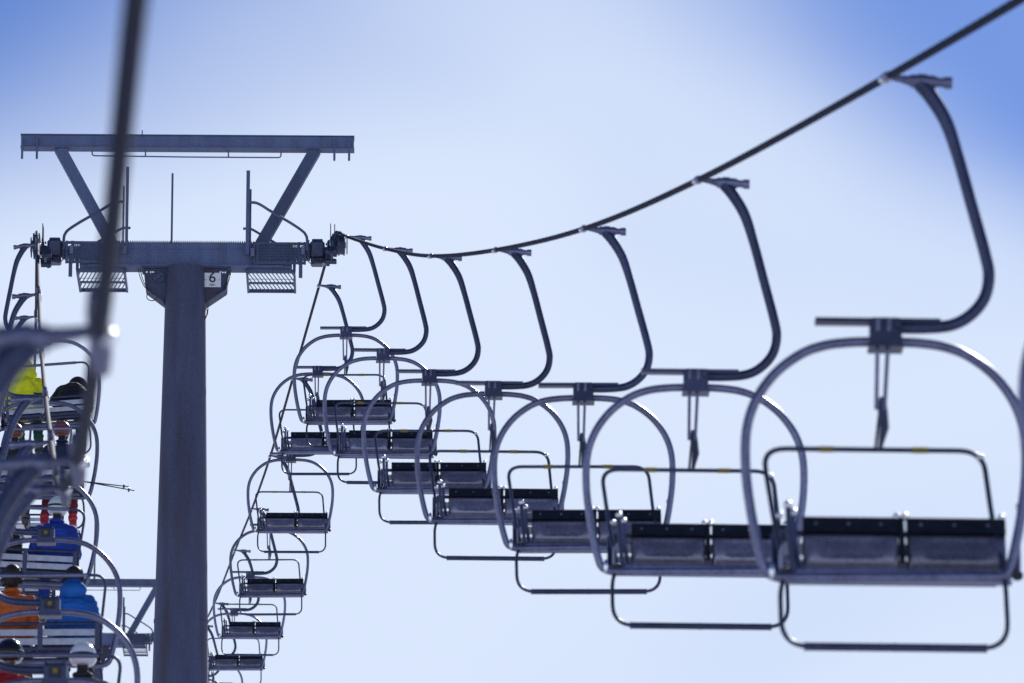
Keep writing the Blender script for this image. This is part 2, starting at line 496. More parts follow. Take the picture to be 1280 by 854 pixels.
right_lab = [
    'blurred empty chair mostly outside the frame at the right edge',
    'largest whole empty chair, at the right, its arm bending up to the rope',
    'second largest empty chair, just behind the largest one at the right',
    'empty chair third along the right rope, its loop just right of the picture centre',
    'empty chair fourth along the right rope, hanging over the picture centre',
    'empty chair fifth along the right rope, three places before the tower arm end',
    'empty chair sixth along the right rope, second from the tower',
    'empty chair whose grip is the last on the rope before the tower sheaves',
    'empty chair just past the tower, its grip directly under the right sheave wheels',
    'empty chair second past the tower, hanging clear above the lower cluster',
    'empty chair third past the tower on the falling right rope, beside the pole',
    'empty chair fourth past the tower on the falling right rope, beside the pole',
    'small empty chair cut by the bottom edge beside the tower pole',
    'smallest visible empty chair, only its loop top showing at the bottom beside the pole',
    'tiny distant empty chair half hidden behind the tower pole at the bottom']
RC = [RIGHT[1]] + RIGHT[2:9] + RIGHT_B[1:8]
used = False
rolls = [0, 0, .004, -.006, .006, .0, .008, -.004, .0, .006, -.004, .01, 0, .006, 0]
for i, p in enumerate(RC):
    o = place(chair_up, used, cw(*p), YAW, rolls[i] + (p[0] - 640) / 60000, random.uniform(-.02, .02)); used = True
    tag(o, right_lab[i], 'chairlift chair', 'empty chairs coming down the right rope')

left_lab = {
    1.65: 'most blurred chair, closest to the camera, only its grip and arm showing',
    2.65: 'blurred chair second from the camera on the left rope, only its grip and arm showing',
    3.65: 'blurred chair third from the camera on the left rope, its grip above the blue jacket',
    4.7: 'chair at the bottom left corner, only its hanger clamp and loop top in the frame',
    5.6: 'chair carrying the two helmeted riders at the bottom left',
    6.66: 'chair carrying the orange jacket and the light blue hooded jacket',
    7.6: 'chair carrying the rider in royal blue with the white helmet',
    8.7: 'chair carrying the navy rider with red trousers',
    9.6: 'chair by the left end of the tower carrying the yellow green jacket',
    10.8: 'chair just beyond the tower on the left rope, its grip a little under the crossarm',
    11.8: 'distant chair second beyond the tower on the left rope, behind the nearer riders',
    12.9: 'distant chair third beyond the tower on the left rope, behind the nearer riders'}
used = False; LCH = {}
# side swing of each loaded chair (radians)
sw = {7.6: .043, 9.6: -.08, 8.7: -.02, 6.66: -.010, 5.6: .0, 4.7: .0}
for p in LEFT + LEFT_B:
    if p[2] in left_lab:
        o = place(chair_dn, used, cw(*p), YAW + math.pi, -sw.get(p[2], 0), 0); used = True
        tag(o, left_lab[p[2]], 'chairlift chair', 'chairs going up the left rope')
        LCH[p[2]] = o

# ------------------------------------------------------------------ people
def capsule(mb, p0, r0, p1, r1, n=14):
    p0, p1 = Vector(p0), Vector(p1); d = p1 - p0; Ld = d.length
    t = d.normalized() if Ld > 1e-6 else Vector((0, 0, 1))
    pts, rr = [], []
    for k in range(6):
        a = math.pi / 2 * (1 - k / 5)
        pts.append(p0 - t * r0 * math.sin(a)); rr.append(max(1e-4, r0 * math.cos(a)))
    for k in range(6):
        a = math.pi / 2 * (k / 5)
        pts.append(p1 + t * r1 * math.sin(a)); rr.append(max(1e-4, r1 * math.cos(a)))
    a = Vector((1, 0, 0)) if abs(t.x) < .9 else Vector((0, 1, 0))
    u = (a - t * a.dot(t)).normalized(); w = t.cross(u); vs = []
    for p, r in zip(pts, rr):
        for k in range(n):
            an = 2 * math.pi * k / n; vs.append(p + (u * math.cos(an) + w * math.sin(an)) * r)
    fs = [(i * n + k, i * n + (k + 1) % n, (i + 1) * n + (k + 1) % n, (i + 1) * n + k) for i in range(len(pts) - 1) for k in range(n)]
    fs += [tuple(range(n))[::-1], tuple(range((len(pts) - 1) * n, len(pts) * n))]
    mb.add(vs, fs, True)

def make_person(label, jacket, trousers, head='helmet', headmat=None, lean=0.0, side=0.0, turn=0.0, splay=(0, 0), boots=None, bulk=1.0, group=None,
                extras=(), arms='lap', scale=.93, shift=(0, 0, 0), glove=None):
    """sitting figure facing -y; origin at the middle of the seat surface"""
    root = empty('person'); boots = boots or M['boot']; glove = glove or M['glove']
    tag(root, label, 'person', group)
    S = []   # (p0,r0,p1,r1,mat index)  0 jacket 1 trousers 2 skin 3 glove 4 boot
    def sp(x, y, z):   # spine points lean forward and sideways about the hips
        v = Vector((x, y, z))
        v = Matrix.Rotation(lean, 3, 'X') @ v
        v = Matrix.Rotation(side, 3, 'Y') @ v
        return v + Vector((0, 0, .10))
    B = bulk
    S += [(sp(-.07, 0, .02), .125 * B, sp(.07, 0, .02), .125 * B, 0), (sp(0, .01, .05), .14 * B, sp(0, .02, .30), .15 * B, 0),
          (sp(-.10, .01, .33), .105 * B, sp(.10, .01, .33), .105 * B, 0), (sp(0, .0, .36), .12 * B, sp(0, -.01, .44), .07, 0),
          (sp(-.10, 0, .40), .075, sp(.10, 0, .40), .075, 0), (sp(-.06, .01, .10), .12 * B, sp(-.08, .01, .30), .11 * B, 0),
          (sp(.06, .01, .10), .12 * B, sp(.08, .01, .30), .11 * B, 0)]
    S += [(sp(0, -.01, .44), .062, sp(0, -.02, .50), .062, 0), (sp(0, -.015, .48), .052, sp(0, -.025, .56), .050, 3 if head == 'helmet' else 2)]
    hc = sp(0, -.04, .635)
    Rh = Matrix.Rotation(turn, 3, 'Z') @ Matrix.Rotation(lean * .4, 3, 'X')
    def hp(x, y, z): return hc + Rh @ Vector((x, y, z))
    S += [(hp(0, .012, .02), .085, hp(0, -.008, .035), .083, 2), (hp(0, -.02, -.03), .066, hp(0, -.035, -.075), .040, 2),
          (hp(0, -.088, .0), .010, hp(0, -.102, -.025), .013, 2), (hp(-.028, -.080, -.062), .009, hp(.028, -.080, -.062), .009, 2),
          (hp(-.03, -.078, .022), .012, hp(-.05, -.068, .022), .012, 2), (hp(.03, -.078, .022), .012, hp(.05, -.068, .022), .012, 2)]
    for sx in (-1, 1):
        S.append((hp(sx * .083, .0, -.0), .014, hp(sx * .087, .008, .025), .014, 2))
        sh = sp(sx * .165, 0, .385)
        el = sp(sx * .235, -.03, .14); wr = Vector((sx * .15, -.27, .20)) if arms == 'lap' else Vector((sx * .22, -.30, .26))
        S += [(sh, .073 * B, el, .056 * B, 0), (el, .054 * B, wr, .038 * B, 0)]
        # hand with five fingers curled over the thigh
        d = (wr - el).normalized(); pal = wr + d * .065
        S.append((wr, .032, pal, .036, 3))
        side_v = Vector((1, 0, 0)); dn = Vector((0, -.35, -.94))
        for k, (o_, l_) in enumerate(((-.032, .034), (-.011, .040), (.011, .042), (.032, .036))):
            a0 = pal + side_v * o_ + d * .02; a1 = a0 + d * l_; a2 = a1 + dn * l_ * .8
            S += [(a0, .0125, a1, .012, 3), (a1, .0115, a2, .010, 3)]
        th = wr + side_v * (-sx * .035) + d * .02; S += [(th, .014, th + Vector((-sx * .02, -.03, -.02)), .012, 3),
              (th + Vector((-sx * .02, -.03, -.02)), .012, th + Vector((-sx * .012, -.05, -.035)), .010, 3)]
        sl = splay[0 if sx < 0 else 1]
        hip = Vector((sx * .09, .0, .10)); kn = Vector((sx * .12 + sl * .6, -.43, .10)); an = Vector((sx * .12 + sl * 1.3, -.46, -.30))
        S += [(hip, .105, kn, .073, 1), (kn, .072, an, .060, 1)]
        he = an + Vector((0, .03, -.10)); to = he + Vector((sl * .2, -.24, .0))
        S += [(an, .066, he, .052, 4), (he, .05, to, .042, 4)]
    mb = MB()
    for p0, r0, p1, r1, _ in S: capsule(mb, p0, r0, p1, r1)
    o = mb.build('body', [jacket, trousers, M['skin'], glove, boots])
    md = o.modifiers.new('r', 'REMESH'); md.mode = 'VOXEL'; md.voxel_size = .0105; md.use_smooth_shade = True
    sm = o.modifiers.new('s', 'SMOOTH'); sm.factor = .5; sm.iterations = 2
    dg = bpy.context.evaluated_depsgraph_get(); dg.update()
    me = bpy.data.meshes.new_from_object(o.evaluated_get(dg)); old = o.data
    o.modifiers.clear(); o.data = me; bpy.data.meshes.remove(old)
    if not me.materials:
        for k in (jacket, trousers, M['skin'], glove, boots): me.materials.append(k)
    from mathutils import noise as NZ
    off = Vector((len(label) * 1.7, len(label) * .9, 3))
    nrm = [v.normal.copy() for v in me.vertices]; cos = [v.co.copy() for v in me.vertices]; new = []
    for v, vn in zip(cos, nrm):
        if (v - hc).length < .16: new += v[:]; continue
        q = Vector((v.x * 9, v.y * 9, v.z * 26)) + off
        a = NZ.noise(q) * .011 + (1 - abs(NZ.noise(q * .55 + off))) ** 3 * .012 - .006
        new += (v + vn * a)[:]
    me.vertices.foreach_set('co', new)
    segs = [(Vector(a), Vector(b) - Vector(a), ra, rb, i) for a, ra, b, rb, i in S]
    idx = []
    for poly in me.polygons:
        c = poly.center; best = 9; bi = 0
        for a, d, ra, rb, i in segs:
            t = max(0, min(1, (c - a).dot(d) / max(1e-9, d.dot(d))))
            q = (c - a - d * t).length - (ra + (rb - ra) * t)
            if q < best: best, bi = q, i
        idx.append(bi)
    me.polygons.foreach_set('material_index', idx); me.polygons.foreach_set('use_smooth', [True] * len(idx)); me.update()
    o.parent = root
    mh = Matrix.Translation(hc) @ Rh.to_4x4()
    headmat = headmat or M['ink']
    if head == 'helmet':
        h = MB(); h.sph((0, .014, .03), .120, 24, 16, mh, (.95, 1.06, 1.02), -.62)
        for k in range(3):
            h.tube([mh @ Vector((.02 * (k - 1) * 1.6, .10 - .02 * abs(k - 1), .11)), mh @ Vector((.02 * (k - 1) * 1.6, .02, .148)), mh @ Vector((.018 * (k - 1) * 1.6, -.06, .13))], .006, 6)
        h.tube([mh @ Vector((.106 * math.cos(a), .012 + .122 * math.sin(a), .003)) for a in [2 * math.pi * k / 24 for k in range(24)]], .011, 8, closed=True)
        hh = h.build('helmet', headmat, root)
        g = MB()
        g.tube([mh @ Vector((.112 * math.cos(a), .014 + .130 * math.sin(a), .035)) for a in [2 * math.pi * k / 24 for k in range(24)]], .012, 8, closed=True)
        g.build('goggle_strap', M['glove'], hh)
        g = MB(); g.sph((0, -.062, .018), .058, 16, 10, mh, (1.25, .72, .75)); g.build('goggle_lens', M['bolt'] if label.find('black helmet') > 0 else M['ink'], hh)
    elif head in ('hair', 'hair_hood', 'beanie'):
        h = MB(); h.sph((0, .028, .012), .104, 24, 14, mh, (.93, 1.0, 1.22), -.9)
        random.seed(hash(len(label)))
        for k in range(90):
            a = random.uniform(0, math.pi); z = random.uniform(-.09, .10)
            q = Vector((.10 * math.cos(a), .022 + .10 * math.sin(a), z)); rr = math.sqrt(max(.1, 1 - (z - .012) ** 2 / .0155))
            q.x *= rr; q.y = .022 + (q.y - .022) * rr
            h.tube([mh @ q, mh @ (q + Vector((q.x * .12, .008, -.03)))], [.010, .003], 5)
        hh = h.build('hair' if head != 'beanie' else 'beanie', headmat, root)
        if head == 'hair_hood':
            hd = MB(); hd.sph(sp(0, .085, .50), .115, 22, 14, None, (1.18, .72, .80)); hd.sph(sp(0, .07, .56), .085, 22, 14, None, (1.2, .62, .75))
            hd.build('hood', jacket, root)
    elif head == 'hood':
        hd = MB(); hd.sph((0, .02, .0), .135, 24, 16, mh, (1.0, 1.05, 1.08)); hd.sph((0, .05, -.09), .13, 24, 14, mh, (1.25, .9, .8)); hd.build('hood', jacket, root)
        g = MB(); g.sph((0, -.075, .02), .06, 16, 10, mh, (1.25, .85, .75)); g.build('goggle_lens', M['ink'], root)
    if 'backpack' in extras:
        b = MB(); b.sph(sp(0, .17, .26), .15, 18, 12, None, (1.0, .55, 1.25)); b.sph(sp(0, .22, .20), .10, 14, 10, None, (1.0, .5, 1.0))
        b.build('backpack', cloth('backpack_fabric', (.02, .02, .03)), root)
    if True:
        b = MB(); b.tube([sp(.066 * math.cos(a), -.015 + .07 * math.sin(a), .50) for a in [2 * math.pi * k / 20 for k in range(20)]], .022, 8, closed=True)
        b.build('collar', jacket, root)
    root.scale = (scale,) * 3
    return root

J = dict(yellow=cloth('yellow_green_jacket', (.78, .80, .01)), blue=cloth('royal_blue_jacket', (.008, .045, .32)), orange=cloth('orange_jacket', (.50, .10, .01)),
         sky=cloth('light_blue_jacket', (.006, .11, .42)), black=cloth('black_jacket', (.015, .015, .02)), navy=cloth('navy_jacket', (.012, .02, .06)),
         dark=cloth('dark_trousers', (.02, .022, .03)), green=cloth('dark_green_trousers', (.01, .07, .045)), red=cloth('red_trousers', (.14, .006, .014)),
         redj=cloth('red_jacket', (.40, .015, .02)), grey=cloth('grey_jacket', (.08, .08, .1)),
         brown=cloth('reddish_brown_knit', (.22, .07, .06)), fur=cloth('black_fur', (.012, .012, .016)))
H = dict(white=mat('white_helmet_shell', (.80, .80, .84), .22, 0, .05, 10, coat=.5), black=mat('black_helmet_shell', (.012, .012, .015), .18, 0, .1, 10, coat=.6),
         hair=mat('dark_hair', (.02, .014, .012), .55, 0, .3, 60), brown=mat('red_brown_helmet', (.22, .07, .06), .35, 0, .15, 12),
         mint=mat('pale_helmet_shell', (.72, .78, .76), .25, 0, .1, 10, coat=.5))
grp = 'riders seen from behind'
specs = [
    (5.6, -1, dict(label='person in a black helmet and dark jacket at the bottom left', jacket=J['redj'], trousers=J['dark'], head='helmet', headmat=H['black'], scale=.95)),
    (5.6, 1, dict(label='person in a white vented helmet at the bottom, beside the black helmet', jacket=J['black'], trousers=J['dark'], head='helmet', headmat=H['white'], scale=.92, turn=.1)),
    (6.66, -1, dict(label='person in an orange jacket with dark hair', jacket=J['orange'], trousers=J['dark'], head='hair', headmat=H['hair'], scale=.94, extras=('collar',), bulk=1.05)),
    (6.66, 1, dict(label='person in a light blue hooded jacket next to the orange jacket', jacket=J['sky'], trousers=J['dark'], head='hair_hood', headmat=H['hair'], scale=.92, bulk=1.02)),
    (7.6, -1, dict(label='person in black with a pack left of the royal blue one', jacket=J['black'], trousers=J['dark'], head='helmet', headmat=H['black'], extras=('backpack',), scale=.84, lean=.25)),
    (7.6, 1, dict(label='person in a royal blue jacket and pale helmet', jacket=J['blue'], trousers=J['blue'], head='helmet', headmat=H['mint'], scale=.96, extras=('collar',), bulk=1.12)),
    (8.7, -1, dict(label='person in dark clothes left of the navy jacket', jacket=J['black'], trousers=J['dark'], head='helmet', headmat=H['brown'], scale=.90)),
    (8.7, 1, dict(label='person in navy with red trousers', jacket=J['navy'], trousers=J['red'], head='helmet', headmat=H['brown'], boots=M['boot_red'],
                  splay=(0, .10), scale=.92, bulk=1.2)),
    (9.6, -1, dict(label='person in a bright yellow green hooded jacket', jacket=J['yellow'], trousers=J['green'], head='hood', lean=.30, scale=1.04, bulk=1.18)),
    (9.6, 1, dict(label='person in black leaning beside the yellow jacket', jacket=J['fur'], trousers=J['dark'], head='hood', lean=.80, side=-.3, scale=1.0, bulk=1.25)),
]
for s, sx, kw in specs:
    ch = LCH[s]; p = make_person(group=grp, **kw)
    # seat surface in chair space (forward is -y)
    local = Vector((-sx * .285, .17, L(0, 716, .17).z + .045))
    m = Matrix.Translation(ch.location) @ ch.rotation_euler.to_matrix().to_4x4()
    p.location = m @ local; p.rotation_euler = ch.rotation_euler

SKM = {}
for s, sx, kw in specs:
    if s < 7.6: continue
    ch = LCH[s]; m = Matrix.Translation(ch.location) @ ch.rotation_euler.to_matrix().to_4x4()
    sc_ = kw.get('scale', .93); sp_ = kw.get('splay', (0, 0))
    base = Vector((-sx * .285, .17, L(0, 716, .17).z + .045)) + Vector((0, -.46, -.45)) * sc_
    root = empty('skis', m @ base); root.rotation_euler = ch.rotation_euler
    tag(root, 'pair of skis under the boots of the ' + kw['label'], 'skis', 'skis on the riders')
    root['label'] = ' '.join(root['label'].split()[:16])
    for k in (-1, 1):
        mb = MB(); n = 16; pr = []
        for i in range(n + 1):
            t = i / n; y = .75 - 1.55 * t; z = .13 * max(0, (t - .86) / .14) ** 2 + .02 * max(0, (.06 - t) / .06); hw = .036 + .014 * abs(2 * t - 1) ** 1.5
            if t > .93: hw *= 1 - ((t - .93) / .07) * .75
            pr.append((y, z, hw))
        vs, fs = [], []
        for y, z, hw in pr: vs += [(-hw, y, z), (hw, y, z), (hw, y, z + .014), (-hw, y, z + .014)]
        for i in range(n):
            for q in range(4): fs.append((i * 4 + q, i * 4 + (q + 1) % 4, i * 4 + 4 + (q + 1) % 4, i * 4 + 4 + q))
        fs += [(0, 3, 2, 1), (n * 4, n * 4 + 1, n * 4 + 2, n * 4 + 3)]
        spl = sp_[0 if k < 0 else 1] * 1.3
        mx = Matrix.Translation((k * .12 * sc_ + spl, 0, -.09)) @ Matrix.Rotation(k * .04, 4, 'Z') @ Matrix.Rotation(-.12, 4, 'X')
        mb.add(vs, fs, False, mx)
        col = {(7.6, 1): 'white', (8.7, -1): 'white'}.get((s, sx), 'ink')
        o = mb.build('ski', M[col] if k else M[col], root)
        b2 = MB(); b2.box((0, -.16, .035), (.06, .09, .045), mx, .008); b2.box((0, .17, .035), (.06, .10, .05), mx, .008); b2.build('binding', M['boot'], o)

# ski poles sticking out to the right of the navy rider
root = empty('ski_poles', cw(104, 602, 8.64)); base = root.location.copy()
tag(root, 'pair of thin black ski poles sticking out sideways against the sky', 'ski poles')
for (a, b) in (((100, 601.5, 8.62), (161, 608.5, 8.64)), ((100, 601, 8.66), (168, 613.5, 8.68))):
    pa, pb = cw(*a) - base, cw(*b) - base
    mb = MB(); mb.tube([pa, pb], [.009, .006], 8)
    o = mb.build('ski_pole', M['cable'], root)
    q = pa.lerp(pb, .90); d = (pb - pa).normalized()
    mb = MB(); mb.tube([q - d * .006, q + d * .006], [.032, .026], 12); mb.build('basket', M['cable'], o)
    mb = MB(); mb.tube([pa - d * .12, pa], .015, 8); mb.build('pole_grip', M['rubber'], o)

# ------------------------------------------------------------------ tower
S1 = 9.85
KT = FPX / (S1 * UNIT)
TC = cw(232.5, 318, S1)
def T(px, py, y=0.0):
    return Vector(((px - 232.5) / KT, y, ((318 - py) / KT + y * SP) / CP))

GROUND_DROP = 9.3

def ground_z(Y):
    """snow profile along the line"""
    pts = [(-400, -70), (-60, -16), (0, 0.0), (60, 15.9), (95, 24.2), (120, 28.2), (150, 31.2), (180, 33.6), (220, 36.0), (300, 38.5), (420, 39.0), (3000, 20)]
    for (a, za), (b, zb) in zip(pts, pts[1:]):
        if Y <= b:
            t = (Y - a) / (b - a); return za + (zb - za) * t
    return pts[-1][1]

def wheel_train(root, ropepts, sx, origin, rotinv):
    """sheave wheels under the rope, inboard rocker beams"""
    P = spline(ropepts, .05)
    # pick arc section around tower plane
    loc = [rotinv @ (p - origin) for p in P]
    loc = [p for p in loc if -1.9 < p.y < 1.9]
    loc.sort(key=lambda p: p.y)
    ys = [-1.085 + .31 * k for k in range(8)]
    asm = MB(); cs = []
    for y in ys:
        p = min(loc, key=lambda q: abs(q.y - y)); c = Vector((p.x, y, p.z - .165)); cs.append(c)
        w = MB()
        w.cyl(c + Vector((-.03, 0, 0)), c + Vector((.03, 0, 0)), .125, 24)
        w.cyl(c + Vector((-.045, 0, 0)), c + Vector((-.028, 0, 0)), .145, 24); w.cyl(c + Vector((.028, 0, 0)), c + Vector((.045, 0, 0)), .145, 24)
        w.cyl(c + Vector((-.06, 0, 0)), c + Vector((.06, 0, 0)), .045, 12)
        yield_w.append(w)
    ix = -sx
    for k in range(0, 8, 2):
        a, b = cs[k], cs[k + 1]; o = Vector((ix * .085, 0, -.0)); m = (a + b) / 2 + o + Vector((0, 0, -.10))
        asm.bar(a + o, m, .03, .16, up=(0, 0, 1)); asm.bar(m, b + o, .03, .16, up=(0, 0, 1))
    for k in (0, 4):
        a = (cs[k] + cs[k + 1]) / 2 + Vector((ix * .12, 0, -.07)); b = (cs[k + 2] + cs[k + 3]) / 2 + Vector((ix * .12, 0, -.07)); m = (a + b) / 2 + Vector((0, 0, -.16))
        asm.bar(a, m, .035, .10); asm.bar(m, b, .035, .10)
    a = (cs[1] + cs[2]) / 2 + Vector((ix * .165, 0, -.24)); b = (cs[5] + cs[6]) / 2 + Vector((ix * .165, 0, -.24)); m = (a + b) / 2 + Vector((0, 0, .05))
    asm.bar(a, m, .04, .14); asm.bar(m, b, .04, .14)
    for k in range(7):
        q = (cs[k] + cs[k + 1]) / 2
        asm.cyl(q + Vector((ix * .06, 0, -.10)), q + Vector((ix * .20, 0, -.10)), .035, 12); asm.cyl(q + Vector((ix * .06, 0, -.24)), q + Vector((ix * .20, 0, -.24)), .035, 12)
    # rope catchers and sensor brackets
    for k in (0, 3, 4, 7):
        c = cs[k]
        asm.box(c + Vector((sx * .075, 0, -.02)), (.015, .08, .20), None, .004)
    for k in (1, 5):
        c = cs[k]
        asm.box(c + Vector((ix * .085, 0, .12)), (.012, .16, .30), None, .003)
    return asm, cs

yield_w = []
def make_tower(origin, label, ropeR_pts, ropeL_pts, sign, mast, height):
    root = empty('lift_tower', origin)
    tag(root, label, 'lift tower', 'towers of the lift')
    zb = -height
    # pole: conical tube with a welded seam ring
    p = MB()
    r0 = 24.6 / KT; r1 = r0 + (34.2 - 24.6) / KT * (height / (520 / KT / CP))
    p.tube([(0, 0, -.20), (0, 0, -height * .5), (0, 0, zb)], [r0, (r0 + r1) / 2, r1], 48)
    for z in (-5.18, -9.4):
        if z > zb:
            rr = r0 + (r1 - r0) * (-z / height); p.tube([(0, 0, z - .02), (0, 0, z + .02)], rr + .008, 48)
    pole = p.build('pole', M['pole'], root)
    f = MB(); f.cyl((0, 0, zb), (0, 0, zb + .05), r1 + .25, 32)
    for k in range(12):
        a = k * math.pi / 6; f.cyl(((r1 + .16) * math.cos(a), (r1 + .16) * math.sin(a), zb + .05), ((r1 + .16) * math.cos(a), (r1 + .16) * math.sin(a), zb + .14), .025, 6)
    f.build('base_flange', M['tower'], root)
    # head gussets
    h = MB()
    poly = [T(181, 337), T(285, 337), T(283, 362), T(258, 378), T(207, 378), T(184, 362)]
    poly = [(q.x, q.z) for q in poly]
    h.extrude(poly, -.05, -.02); h.extrude(poly, .20, .23)
    # flange edges of the gusset
    for a, b in (((181, 337), (184, 362)), ((184, 362), (207, 379)), ((285, 337), (283, 362)), ((283, 362), (258, 379))):
        A, B2 = T(*a), T(*b)
        h.bar(Vector((A.x, .09, A.z)), Vector((B2.x, .09, B2.z)), .30, .025, up=(1, 0, .4))
    h.box((T(233, 337).x, .09, T(0, 337).z + .012), (1.22, .36, .03))
    hd = h.build('head_plate', M['pole'], root)
    e = MB()
    c = T(199, 346.5, -.06)
    e.tube([c + Vector((.082 * math.cos(a), 0, .082 * math.sin(a))) for a in [2 * math.pi * k / 28 for k in range(28)]], .007, 8, closed=True)
    e.cyl(c, c + Vector((0, -.03, 0)), .03, 16)
    e.cyl(c + Vector((0, .01, 0)), c + Vector((0, -.006, 0)), .078, 28)
    e.build('round_hatch', M['mech'], hd)
    b = MB()
    for px, py in ((184, 341), (189, 341), (192, 341), (276, 340.5), (282, 341), (279, 341)):
        c = T(px, py, -.055); b.cyl(c + Vector((0, .01, 0)), c + Vector((0, -.018, 0)), .013, 8)
    b.build('bolt_head', M['bolt'], hd)
    # crossarm box girder
    ca = MB()
    z0, z1 = T(0, 335).z, T(0, 304.5).z
    xl, xr = T(100, 0).x, T(365, 0).x
    ca.box(((xl + xr) / 2, .10, (z0 + z1) / 2), (xr - xl, .30, z1 - z0), None, .01)
    ca.box(((xl + xr) / 2, -.0525, z0 + .012), (xr - xl - .25, .09, .018)); ca.box(((xl + xr) / 2, -.0525, z1 - .095), (xr - xl - .5, .012, .012))
    for px in (186, 281): ca.box((T(px, 0).x, -.058, (z0 + z1) / 2), (.018, .02, z1 - z0 - .03))
    for sx in (-1, 1):
        ca.box((sx * T(376, 0).x * 1.0, .10, (z0 + z1) / 2 + .06), (.26, .16, .16), None, .01)
    cr = ca.build('crossarm', M['tower'], root)
    tr = MB()   # serrated tread along the top
    x0, x1 = T(148, 0).x, T(318, 0).x; n = 62
    for k in range(n):
        x = x0 + (x1 - x0) * (k + .5) / n
        tr.extrude([(x - .012, z1 + .002), (x + .012, z1 + .002), (x, z1 + .030)], -.06, .26)
    tr.build('serrated_tread', M['grate'], cr)
    # walkways
    for sx in (-1, 1):
        w = MB()
        X = lambda px: (sx * (px - 232.5)) / KT
        fx0, fx1 = X(308), X(381)
        a, c_ = min(fx0, fx1), max(fx0, fx1)
        # upper side mesh panel with frame (in front of the girder)
        xa, xb = X(322), X(374)
        for z in (T(0, 307).z, T(0, 331).z): w.bar((X(318), -.12, z), (X(381), -.12, z), .03, .035)
        for q in (318, 322, 374, 381): w.bar((X(q), -.12, T(0, 333).z), (X(q), -.12, T(0, 305).z), .025, .035, up=(1, 0, 0))
        nd = 26
        for k in range(nd):
            xx = xa + (xb - xa) * k / (nd - 1); w.bar((xx, -.115, T(0, 331).z), (xx, -.115, T(0, 307).z), .006, .012, up=(1, 0, 0))
        for k in range(12):
            z = T(0, 331).z + (T(0, 307).z - T(0, 331).z) * (k + .5) / 12; w.bar((xa, -.118, z), (xb, -.118, z), .008, .01)
        side = w.build('side_mesh_panel', M['grate'], root)
        g = MB()
        gx0, gx1 = X(309), X(368)
        ya, yb = .02, 1.04
        zf = T(0, 336.5).z - .02
        for y in (ya, yb): g.bar((gx0, y, zf), (gx1, y, zf), .03, .05)
        g.bar((gx0, (ya * .4 + yb * .6), zf), (gx1, (ya * .4 + yb * .6), zf), .05, .02)
        for x in (gx0, gx1): g.bar((x, ya, zf), (x, yb, zf), .03, .07)
        nb = 12
        for k in range(nb + 8):     # diagonal bearing bars clipped to the frame
            xs = gx0 + (gx1 - gx0) * (k - 6) / nb; dxx = (gx1 - gx0) * .30
            t0, t1 = 0.0, 1.0
            lo, hi = min(gx0, gx1), max(gx0, gx1)
            A = Vector((xs, ya, zf)); B2 = Vector((xs + dxx, yb, zf))
            for _ in range(1):
                if B2.x != A.x:
                    ta, tb = (lo - A.x) / (B2.x - A.x), (hi - A.x) / (B2.x - A.x)
                    t0 = max(t0, min(ta, tb)); t1 = min(t1, max(ta, tb))
            if t1 - t0 > .02: g.bar(A.lerp(B2, t0), A.lerp(B2, t1), .012, .010)
        for k in range(2):
            y = ya + (yb - ya) * (k + .5) / 2 * .6; g.bar((gx0, y, zf + .015), (gx1, y, zf + .015), .006, .006)
        # drop brackets
        g.bar((gx1, ya, zf), (gx1, ya, z1 - .1), .03, .04, up=(1, 0, 0)); g.bar((X(376), -.10, T(0, 349).z), (X(376), -.10, T(0, 320).z), .04, .05, up=(1, 0, 0))
        g.build('walkway_grating', M['grate'], root)
        # hand rails and posts
        r = MB()
        hr = spline([T(384, 312, -.3), T(384, 300, -.3), T(381, 291, -.3), T(366, 280, -.3), T(342, 266, -.3), T(326, 256, -.3), T(318, 253, -.3), T(311, 253, -.3)], .04)
        if sx < 0: hr = [Vector((-q.x, q.y, q.z)) for q in hr]
        r.tube(hr, .020, 10); r.build('handrail', M['tower'], root); r = MB()
        hr = spline([T(344, 303, .2), T(325, 292, .2), T(312, 285, .2), T(303, 285, .2)], .05)
        if sx < 0: hr = [Vector((-q.x, q.y, q.z)) for q in hr]
        r.tube(hr, .018, 10)
        r.build('handrail', M['tower'], root)
    for pts_, r_ in (((158.5, 209, 318, -.14), .021), ((154, 233, 318, -.10), .014), ((214, 216, 305, .1), .015)):
        q = MB(); px, ya, yb, yy = pts_; q.tube([T(px, yb, yy), T(px, ya, yy)], r_, 10); q.build('rail_post', M['tower'], root)
    q = MB(); q.bar(T(309.3, 318, -.14), T(309.5, 213, -.14), .055, .05, up=(1, 0, 0)); q.bar(T(312.5, 318, -.1), T(312.5, 236, -.1), .02, .03, up=(1, 0, 0))
    q.build('rail_post', M['tower'], root)
    for px, py in ((157, 313), (316, 315), (90, 313), (379, 312)):
        q = MB(); c = T(px, py, -.17); q.box(c, (.055, .03, .12), None, .006); q.cyl(c + Vector((0, 0, .03)), c + Vector((0, -.03, .03)), .014, 8); q.cyl(c + Vector((0, 0, -.03)), c + Vector((0, -.03, -.03)), .014, 8)
        q.build('rail_clamp', M['tube'], root)
    # gantry
    g = MB()
    g.box((0, .10, T(0, 178, .1).z), (418 / KT, .20, .165), None, .008)
    g.box((0, .10, T(0, 178, .1).z + .0885), (419 / KT, .23, .012)); g.box((0, .10, T(0, 178, .1).z - .0885), (419 / KT, .23, .012))
    gb = g.build('gantry_beam', M['tower'], root)
    hk = MB()
    for px in (25.5, 44, 417, 435.5):
        for yy in (-.03,):
            hk.tube([T(px, 172, yy), T(px, 198, yy)], .016, 8); hk.sph(T(px, 198, yy), .017, 8, 6)
    hk.build('hook_bolt', M['tower'], gb)
    rl = MB()
    rl.tube(fillet([T(113, 187), T(113, 194.5), T(232, 195.5), T(350, 195.5), T(350, 187)], .04, 3), .010, 8)
